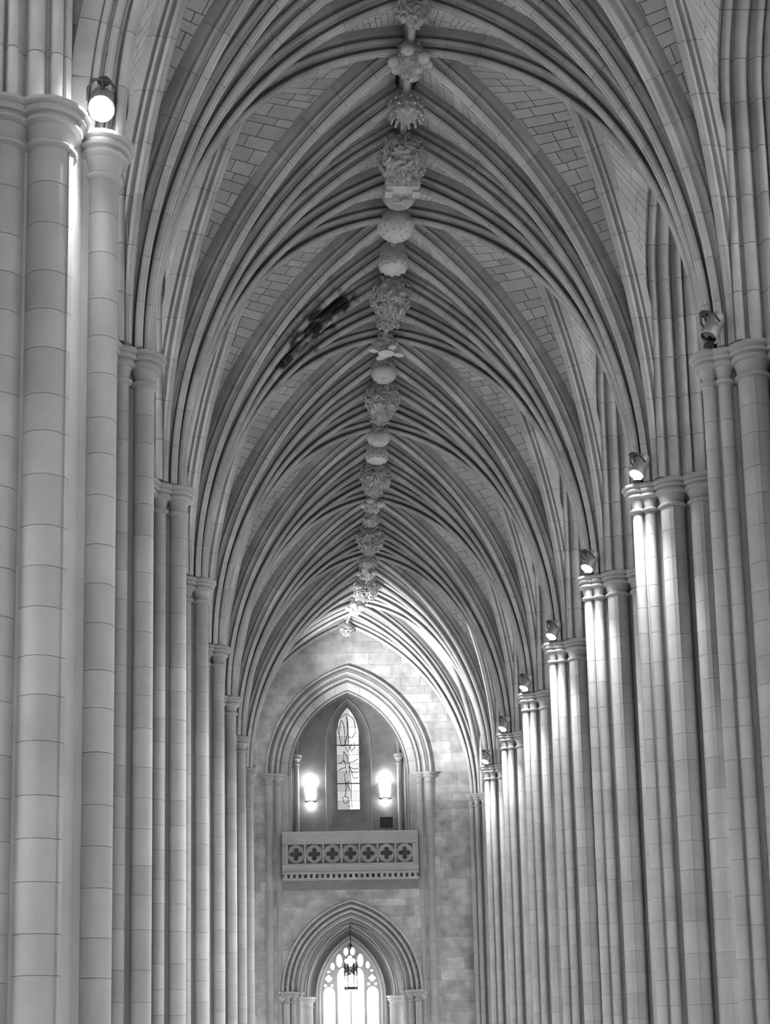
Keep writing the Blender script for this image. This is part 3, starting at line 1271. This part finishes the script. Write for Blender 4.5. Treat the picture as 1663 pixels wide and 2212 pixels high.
# ------------------------------------------------------------------ vestibule behind the lower arch
vw = empty('wall_vestibule', (XC, 95, 0))
tag(vw, 'vestibule wall and vault seen through the doorway arch', 'wall', None, 'structure')
VB = 95.0
VX = -0.92
win = pointed(VX, 1.78, 5.9, 9.15, 12, 0.8)
V, Fc = plate([(-6.5, 0), (4.6, 0), (4.6, 12.4), (-6.5, 12.4)], [win], VB, VB + .5, lambda a, b, d: (a, d, b))
obj('rear_face', V, Fc, M_PIER, vw)
for x0, x1 in ((-6.5, -6.1), (4.2, 4.6)):
    s_ = plate([(YW + .9, 0), (VB, 0), (VB, 12.4), (YW + .9, 12.4)], [pointed(92.5, 1.9, 4.6, 6.7, 8, .6)], x0, x1, lambda a, b, d: (d, a, b))
    obj('side_wall', s_[0], s_[1], M_PIER, vw)
# vault surface
arcp = pointed(VX, 5.2, 6.8, 10.8, 12)
V = [(a, YW + .9, b) for a, b in arcp] + [(a, VB, b) for a, b in arcp]
n = len(arcp)
obj('vault_web', V, [(i, i + 1, n + i + 1, n + i) for i in range(n - 1)], M_PIER, vw)
MB().box(-6.5, 4.6, YW + .9, VB + .5, 12.2, 12.5).build('vestibule_deck', M_PIER, vw)


def vrib(name, p0, p1, z1, prof):
    c = Arc(p0, p1, 5.9, z1)
    V, Fc = sweep([c.frame(i / 16) for i in range(17)], prof)
    obj(name, V, Fc, M_PIER, vw, 38)


P_V = [(x * .55, d * .6) for x, d in P_RIB]
for side in (-1, 1):
    ca, cb = (VX + side * 2.62, 94.0), (VX + side * 2.95, 90.6)
    vrib('vestibule_rib', ca, (VX, 94.0), 10.0, P_V)
    vrib('vestibule_rib', ca, (VX, 92.4), 10.1, P_V)
    vrib('vestibule_rib', cb, (VX, 92.4), 10.1, P_V)
    co = empty('vestibule_column', (ca[0], ca[1], 0))
    tag(co, 'round vestibule column beside the bright window, nearer the %s row of piers' % ('plain' if side < 0 else 'spotlit'), 'column', 'vestibule columns')
    wall_shaft(ca[0] + side * .12, ca[1] - .05, 5.9, 0.0, .40, co, .9)
# window reveal and traceried window
A2 = dict(h=2.2, z0=5.9, apex=9.75)
for side in (-1, 1):
    p = PArc(A2, side, VX, VB - .35)
    pr = rolls([(0, .0), (.06, -.02, .05), (.14, .06), (.24, .08, .05), (.32, .2), (.43, .5)])
    V, Fc = [], []
    n = len(pr)
    V += [(VX + side * (2.2 - o), VB - .35 + d, 0) for o, d in pr]
    S = 16
    for j in range(S + 1):
        V += [p.pt(o, d, j / S) for o, d in pr]
    for j in range(S + 1):
        for i in range(n - 1):
            Fc.append((j * n + i, j * n + i + 1, (j + 1) * n + i + 1, (j + 1) * n + i))
    obj('window_reveal', V, Fc, M_PIER, vw, 38)

w2 = empty('window_2', (VX, VB + .2, .8))
tag(w2, 'bright three-light window with pointed tracery at the far end of the vestibule', 'window', None, 'structure')
KZ = .2165 * .0287


def wp(x, y):      # pixel of the doorway zoom -> window plane
    return (VX + (x - 818) * KZ, 9.12 + (1225 - y) * KZ)


def ellh(cx, cy, rx, ry, n=14):
    return [wp(cx + rx * math.cos(2 * PI * i / n), cy + ry * math.sin(2 * PI * i / n)) for i in range(n)]


def lancet_h(x0, x1, ytop, yspring):
    L = [wp(x0, 2700)]
    cx = (x0 + x1) / 2
    for i in range(7):
        a = PI / 2 * i / 6
        L.append(wp(cx - (cx - x0) * math.cos(a) ** .8 if i < 6 else cx, yspring - (yspring - ytop) * math.sin(a) ** 1.2))
    Rr = [(2 * wp(cx, 0)[0] - x, zz) for x, zz in L[::-1][1:]]
    return L + Rr


def quatre(cx, cy, r):
    o = []
    for q in range(4):
        a0 = q * PI / 2
        for j in range(-3, 4):
            a = a0 + math.radians(j * 36)
            o.append(wp(cx + r * .5 * math.cos(a0) + r * .42 * math.cos(a), cy + r * .5 * math.sin(a0) + r * .42 * math.sin(a)))
    return o


holes = [lancet_h(546, 660, 1640, 1710), lancet_h(688, 810, 1455, 1540), lancet_h(826, 950, 1455, 1540), lancet_h(978, 1092, 1640, 1710),
         quatre(600, 1556, 38), quatre(1032, 1556, 38), ellh(708, 1380, 29, 66), ellh(918, 1380, 29, 66), quatre(815, 1385, 60),
         ellh(640, 1435, 20, 36), ellh(992, 1425, 20, 36), ellh(776, 1290, 23, 40), ellh(842, 1290, 23, 40),
         ellh(567, 1625, 15, 15, 8), ellh(634, 1625, 15, 13, 8), ellh(996, 1615, 15, 13, 8), ellh(1068, 1615, 15, 13, 8), ellh(600, 1490, 16, 10, 8), ellh(1030, 1482, 16, 10, 8)]
V, Fc = plate(pointed(VX, 1.80, 5.9, 9.2, 12, -.2), holes, VB + .14, VB + .32, lambda a, b, d: (a, d, b))
obj('tracery', V, Fc, M_PIER, w2)
V, Fc = plate(pointed(VX, 1.78, 5.9, 9.18, 12, .8), [], VB + .24, VB + .25, lambda a, b, d: (a, d, b))
obj('pane', V, Fc, M_GLASS, w2)

# hanging lantern
LX, LY = VX - .03, 92.2
la = empty('hanging_lantern', (LX, LY, 10.0))
tag(la, 'black iron lantern hanging on a chain before the bright traceried window', 'lantern')
MB().tube([(LX, LY, 10.1), (LX, LY, 8.9)], .03, 6).build('chain', M_BLACK, la)
m = MB()
m.lathe(LX, LY, [(.02, 8.98), (.10, 8.9), (.14, 8.8), (.05, 8.72), (.03, 8.6)], 8)
for j in range(6):
    a = 2 * PI * j / 6
    m.tube([(LX + .05 * math.cos(a), LY + .05 * math.sin(a), 8.62), (LX + .36 * math.cos(a), LY + .36 * math.sin(a), 7.75)], .012, 4)
m.build('hanger', M_BLACK, la)
m = MB()
rg = random.Random(3)
for j in range(6):
    a = 2 * PI * j / 6
    x, y = LX + .36 * math.cos(a), LY + .36 * math.sin(a)
    m.tube([(x, y, 7.05), (x, y, 7.6), (x, y, 7.85)], [.06, .06, .005], 4)
    for q in range(9):
        m.blob((LX + (.36 * math.cos(a + q * .11)), LY + .36 * math.sin(a + q * .11), rg.uniform(7.05, 7.55)), (.05, .05, .06), None, 5, 3)
m.build('crown', M_BLACK, la)
m = MB()
for j in range(6):
    a = 2 * PI * j / 6
    m.tube([(LX + .36 * math.cos(a), LY + .36 * math.sin(a), 7.1), (LX + .36 * math.cos(a), LY + .36 * math.sin(a), 6.3)], .035, 4)
m.lathe(LX, LY, [(.2, 6.18), (.42, 6.2), (.42, 6.38), (.25, 6.39)], 12)
m.build('frame', M_BLACK, la)
MB().lathe(LX, LY, [(.23, 6.38), (.25, 7.05)], 12).build('glass', M_LANT, la, 40)
ld = bpy.data.lights.new('vestibule_fill', 'POINT')  # fill light added just below the lantern to brighten the vestibule
ld.energy = 30
ld.shadow_soft_size = .2
lo = bpy.data.objects.new('vestibule_fill', ld)
col.objects.link(lo)
lo.parent = la
lo.location = (0, 0, -4.1)


# ------------------------------------------------------------------ carved bosses
def carve(mb, r, hz, seed, amp, n=44, m=26, top=.35, flat=0.0, freq=4.2):
    """lumpy carved half-round mass hanging below z = top"""
    V, Fc = [], []
    for j in range(m + 1):
        th = PI * (.18 + .82 * j / m)
        for i in range(n):
            a = 2 * PI * i / n
            d = Vector((math.sin(th) * math.cos(a), math.sin(th) * math.sin(a), math.cos(th)))
            k = noise.noise(d * freq + Vector((seed * 7.1, 0, 0))) * .6 + abs(noise.noise(d * freq * 2.1 + Vector((0, seed * 3.3, 0)))) * .8 - .25
            k -= .55 * max(0.0, .22 - abs(noise.noise(d * freq * 1.6 + Vector((seed, 5, 2))))) / .22
            q = 1 + amp * k
            z_ = d.z * hz * q
            if flat and z_ < -flat:
                z_ = -flat + (z_ + flat) * .15
            V.append((d.x * r * q, d.y * r * q, z_ + top * 0))
    for j in range(m):
        for i in range(n):
            i2 = (i + 1) % n
            Fc.append((j * n + i, (j + 1) * n + i, (j + 1) * n + i2, j * n + i2))
    mb.add(V, Fc)


def leaves(mb, r, hz, seed, count, size):
    rg = random.Random(seed)
    for q in range(count):
        th = rg.uniform(.30, .82) * PI
        a = rg.uniform(0, 2 * PI)
        d = Vector((math.sin(th) * math.cos(a), math.sin(th) * math.sin(a), math.cos(th)))
        c = Vector((d.x * r, d.y * r, d.z * hz))
        zax = d
        xax = d.cross(Vector((rg.uniform(-1, 1), rg.uniform(-1, 1), rg.uniform(-1, 1)))).normalized()
        R = Matrix((xax, zax.cross(xax), zax)).transposed()
        s_ = size * rg.uniform(.7, 1.3)
        kind = rg.random()
        if kind < .45:      # leaf with a curled tip
            mb.blob(c, (s_, s_ * .42, s_ * .25), R, 8, 5)
            mb.blob(c + R @ Vector((s_ * .8, 0, s_ * .18)), (s_ * .35, s_ * .3, s_ * .25), R, 6, 4)
        elif kind < .75:    # berries
            for b in range(4):
                mb.blob(c + R @ Vector((rg.uniform(-1, 1) * s_ * .6, rg.uniform(-1, 1) * s_ * .6, s_ * .1)), (s_ * .3,) * 3, None, 6, 4)
        else:               # vine
            p = [c + R @ Vector((s_ * 1.3 * (u - .5) * 2, s_ * .7 * math.sin(u * 5), s_ * .25)) for u in (0, .2, .4, .6, .8, 1)]
            mb.tube(p, s_ * .13, 5)


def boss(pos, kind, seed, label):
    root = empty('roof_boss', pos)
    tag(root, label, 'boss', 'carved bosses along the vault ridge')
    P = Vector(pos)

    def add(name, mb, sm=40):
        mb.V = [Vector((v.x * 1.1, v.y * 1.1, v.z * 1.2)) for v in mb.V]
        me = mb.mesh(name, M_BOSS, sm)
        put(name, me, root, P)
    b = MB()
    if kind == 'big':
        carve(b, .58, .64, seed, .42)
        add('body', b)
        b = MB()
        leaves(b, .60, .62, seed, 80, .12)
        add('foliage', b, 60)
    elif kind == 'plaque':
        carve(b, .58, .62, seed, .4)
        add('body', b)
        b = MB()
        leaves(b, .60, .58, seed, 80, .12)
        add('foliage', b, 60)
        b = MB()
        b.box(-.46, .46, .10, .50, -.58, -.46)
        b.box(-.42, .42, .14, .54, -.64, -.58)
        for sx in (-.36, .36):
            b.box(sx - .1, sx + .1, .3, .58, -.70, -.5)
        for sx in range(7):
            b.blob((-.24 + sx * .08, .5, -.64), (.03, .03, .03), None, 6, 4)
        add('plaque', b)
    elif kind == 'sunburst':
        b.lathe(0, 0, [(.34, .32), (.44, .1), (.47, -.12), (.44, -.3), (.36, -.40), (.30, -.36), (.26, -.3)], 28)
        add('bowl', b)
        b = MB()
        for q in range(16):
            a = 2 * PI * q / 16
            b.tube([(-.16 + .04 * math.cos(a), -.12 + .04 * math.sin(a), -.40), (-.16 + .17 * math.cos(a), -.12 + .17 * math.sin(a), -.38)], .018, 5)
        b.blob((.18, .02, -.34), (.17, .17, .1))
        add('sunburst', b)
    elif kind == 'dome':
        b.lathe(0, 0, [(.28, .45), (.42, .25), (.52, .05), (.535, -.04), (.5, -.16), (.42, -.28), (.3, -.36), (.12, -.41), (.02, -.42)], 36)
        add('dome', b, 50)
        b = MB()
        rg = random.Random(3)
        for ring, (rr, zz, cnt) in enumerate(((.525, -.08, 18), (.475, -.2, 15), (.37, -.32, 11), (.2, -.39, 6))):
            for q in range(cnt):
                a = 2 * PI * (q + ring * .4) / cnt
                if ring == 0 and q % 3 == 0:
                    t_ = [(math.cos(a) * rr + .07 * math.cos(w) * -math.sin(a), math.sin(a) * rr + .07 * math.cos(w) * math.cos(a), zz + .07 * math.sin(w)) for w in [i * PI / 5 for i in range(11)]]
                    b.tube(t_, .014, 5)
                b.blob((math.cos(a) * rr, math.sin(a) * rr, zz), (.03, .03, .025), None, 6, 4)
        add('relief_studs', b, 60)
    elif kind == 'waves':
        b.lathe(0, 0, [(.36, .3), (.40, .2), (.41, -.1), (.42, -.2), (.40, -.3), (.32, -.36), (.05, -.38)], 30)
        add('drum_body', b, 50)
        b = MB()
        for q in range(5):
            zz = -.04 - q * .07
            rr = .42 - (.04 if q == 4 else 0)
            b.tube([(rr * math.cos(a) * (1 + .015 * math.sin(9 * a + q)), rr * math.sin(a) * (1 + .015 * math.sin(9 * a + q)), zz + .025 * math.sin(12 * a + q)) for a in [2 * PI * i / 60 for i in range(61)]], .024, 5)
        add('wave_lines', b, 60)
    elif kind == 'rose':
        carve(b, .40, .42, seed, .25)
        add('body', b)
        b = MB()
        for q in range(6):
            a = 2 * PI * q / 6 + .3
            b.blob((.40 * math.cos(a), .40 * math.sin(a), -.05 - .1 * (q % 2)), (.17, .17, .12), None, 10, 6)
            b.blob((.46 * math.cos(a), .46 * math.sin(a), -.1), (.07, .07, .07))
        leaves(b, .44, .42, seed, 26, .11)
        add('foliage', b, 60)
    elif kind == 'fan':
        carve(b, .32, .42, seed, .2)
        add('body', b)
        b = MB()
        for ring, (zz, rr) in enumerate(((.1, .44), (-.08, .46), (-.24, .42))):
            for q in range(14):
                a = 2 * PI * (q + ring * .5) / 14
                b.tube([(.2 * math.cos(a), .2 * math.sin(a), zz + .1), (.36 * math.cos(a), .36 * math.sin(a), zz + .04), (rr * math.cos(a), rr * math.sin(a), zz - .1)], [.03, .045, .03], 6)
        add('petals', b, 60)
    elif kind == 'disc':
        carve(b, .40, .36, seed, .25)
        add('body', b)
        b = MB()
        b.lathe(0, -.1, [(.06, -.30), (.24, -.34), (.27, -.38), (.2, -.41), (.05, -.40)], 24)
        for q in range(4):
            a = PI / 2 * q + .4
            b.blob((.45 * math.cos(a), .4 * math.sin(a), -.3), (.20, .14, .05), Matrix.Rotation(a, 3, 'Z'), 10, 5)
        leaves(b, .42, .36, seed, 18, .1)
        add('flower_disc', b, 50)
    elif kind == 'bowl':
        carve(b, .40, .36, seed, .3)
        leaves(b, .42, .3, seed, 20, .1)
        add('foliage', b, 60)
        b = MB()
        b.lathe(0, 0, [(.38, -.05), (.44, -.12), (.45, -.2), (.38, -.34), (.28, -.42), (.24, -.36), (.05, -.34)], 26)
        add('bowl', b, 40)
    else:
        carve(b, .38, .40, seed, .3)
        add('body', b)
        b = MB()
        leaves(b, .42, .40, seed, 30, .11)
        add('foliage', b, 60)
    return root


ordw = {5: 'sixth', 6: 'fifth', 7: 'fourth', 8: 'third', 9: 'second', 10: 'first'}
bl = []
bl.append((4.0, 'big', 'great foliage boss on the farthest transverse rib from the end wall'))
bl.append((4.25, 'leaf', 'leafy boss following the farthest transverse rib from the end wall'))
bl.append((4.5, 'rose', 'carved boss of paired roses and curling leaves at a cross rib'))
bl.append((4.75, 'fan', 'carved boss of radiating petals between two round ridge shafts'))
bl.append((5.0, 'plaque', 'great fruit and vine boss with a square plaque underneath'))
bl.append((5.25, 'sunburst', 'bowl-shaped boss with sunburst and round fruit tucked under the plaque boss'))
bl.append((5.5, 'dome', 'smooth dome-shaped boss dotted with studs and rings'))
bl.append((5.75, 'waves', 'drum-shaped boss ringed with wavy lines'))
bl.append((6.0, 'big', 'great foliage boss beside the black stain on the ribs'))
bl.append((6.25, 'leaf', 'small leafy boss hidden behind the foliage boss near the black stain'))
bl.append((6.5, 'disc', 'flower boss with a pale oval disc and flat side petals'))
bl.append((6.75, 'bowl', 'leafy boss ending in an open bowl rim'))
for k in (7, 8, 9, 10):
    bl.append((float(k), 'big', 'great foliage boss at the crown of the %s transverse rib from the end wall' % ordw[k]))
    if k < 10:
        bl.append((k + .25, 'leaf', 'small leafy boss just past the %s transverse rib from the end wall' % ordw[k]))
        bl.append((k + .5, ('bowl', 'rose', 'fan')[k - 7], 'boss where the cross rib meets the ridge, %s bay from the end wall' % ORD[k - 3]))
        bl.append((k + .75, ('waves', 'leaf', 'rose')[k - 7], 'small boss between cross rib and transverse rib, %s bay from the end wall' % ORD[k - 3]))
bl.append((10.54, 'rose', 'carved boss hanging in the bright vault bay next to the end wall'))
bl.append((11.07, 'leaf', 'small leafy boss at the apex of the rib against the end wall'))
for i, (p, kind, lab) in enumerate(bl):
    y = p * BAY
    z_ = ZR - .42 if kind in ('big', 'plaque') else ZR - .12
    if p > 11:
        y = YEND - .05
        z_ = ZR - .2
    boss((ridge_x(y), y, z_), kind, 11 + i, lab)
# small bosses where the liernes meet the cross ridge
for k in range(4, 10):
    for s in (-1, 1):
        y = (k + .5) * BAY
        root = empty('lierne_boss', (s * 3.75, y, zcross(3.75)))
        tag(root, 'small leaf knob on a cross rib, %s bay from the end wall, %s side' % (ORD[k - 3], 'unlit' if s < 0 else 'spotlit'), 'boss', 'small bosses on the cross ribs')
        b = MB()
        leaves(b, .16, .18, k * 3 + s, 14, .11)
        b.blob((0, 0, .05), (.2, .2, .2))
        put('carving', b.mesh('carving', M_BOSS, 60), root, root.location)


# ------------------------------------------------------------------ spotlights on the capitals
def spotlight(pos, aim, lit, label, energy, cone=110):
    root = empty('spotlight', pos)
    tag(root, label, 'spotlight', 'spotlights on the nave capitals')
    P = Vector(pos)
    z = Vector(aim).normalized()
    x = z.cross(Vector((0, 0, 1))).normalized()
    R = Matrix((x, z.cross(x), z)).transposed() * 1.25
    b = MB()
    b.lathe(0, 0, [(.05, -.52), (.12, -.50), (.155, -.42), (.16, -.1), (.175, -.08), (.175, .02), (.15, .02), (.15, -.04)], 18)
    b.V = [R @ v for v in b.V]
    put('housing', b.mesh('housing', M_GREY, 40), root, P)
    b = MB()
    b.lathe(0, 0, [(.01, -.045), (.148, -.04), (.148, -.03), (.01, -.02)], 18)
    b.V = [R @ v for v in b.V]
    put('lens', b.mesh('lens', M_LENS if lit else M_LENS_OFF, 40), root, P)
    b = MB()
    b.tube([R @ Vector((-.19, 0, -.25)), R @ Vector((-.19, -.16, -.30)), R @ Vector((-.1, -.26, -.34)), R @ Vector((.1, -.26, -.34)), R @ Vector((.19, -.16, -.30)), R @ Vector((.19, 0, -.25))], .025, 6)
    c = R @ Vector((0, -.26, -.34))
    foot = Vector((c.x + .12 * (1 if pos[0] > 0 else -1), c.y + .22, ZC + .02 - P.z))
    b.tube([c, (c + foot) / 2 + Vector((.05, .08, .12)), foot], .03, 6)
    b.box(foot.x - .1, foot.x + .1, foot.y - .1, foot.y + .1, foot.z - .02, foot.z + .03)
    b.blob(c + Vector((.02, .1, .05)), (.12, .1, .08))
    put('yoke', b.mesh('yoke', M_BLACK, 40), root, P)
    b = MB()
    q0 = R @ Vector((0, 0, -.5))
    b.tube([q0, q0 + Vector((.1, .1, -.02)), foot + Vector((.12, .05, .1)), foot + Vector((.15, .1, 0))], .012, 5)
    put('cable', b.mesh('cable', M_BLACK), root, P)
    if lit:
        ld = bpy.data.lights.new('spot_beam', 'SPOT')
        ld.energy = energy
        ld.spot_size = math.radians(cone)
        ld.spot_blend = .9
        ld.shadow_soft_size = .12
        lo = bpy.data.objects.new('spot_beam', ld)
        col.objects.link(lo)
        lo.parent = root
        lo.location = R @ Vector((0, 0, .05))
        lo.rotation_euler = (-Vector(aim)).to_track_quat('Z', 'Y').to_euler()
    return root


for k in range(4, 11):
    yk = BAY * k
    spotlight((6.14, yk - .70, ZC + .13), (-.42, -.18, -.85), k != 4,
              'unlit grey spotlight leaning over a pier capital' if k == 4 else 'lit spotlight over the pier capital, %s pier from the end wall' % ORDP[11 - k], LAMP_W)
spotlight((-6.12, 23.45, ZC + .32), (.08, -.62, -.78), True, 'glaring spotlight on the broad pier with thick shafts', LAMP_W * .6)
spotlight((-6.15, 81.2, ZC + .35), (.82, .24, .52), True, 'unseen added spotlight behind the last plain pier to brighten the end bay', 2600.0, 90)  # added lamp, hidden behind the pier, that fills the end bay with light
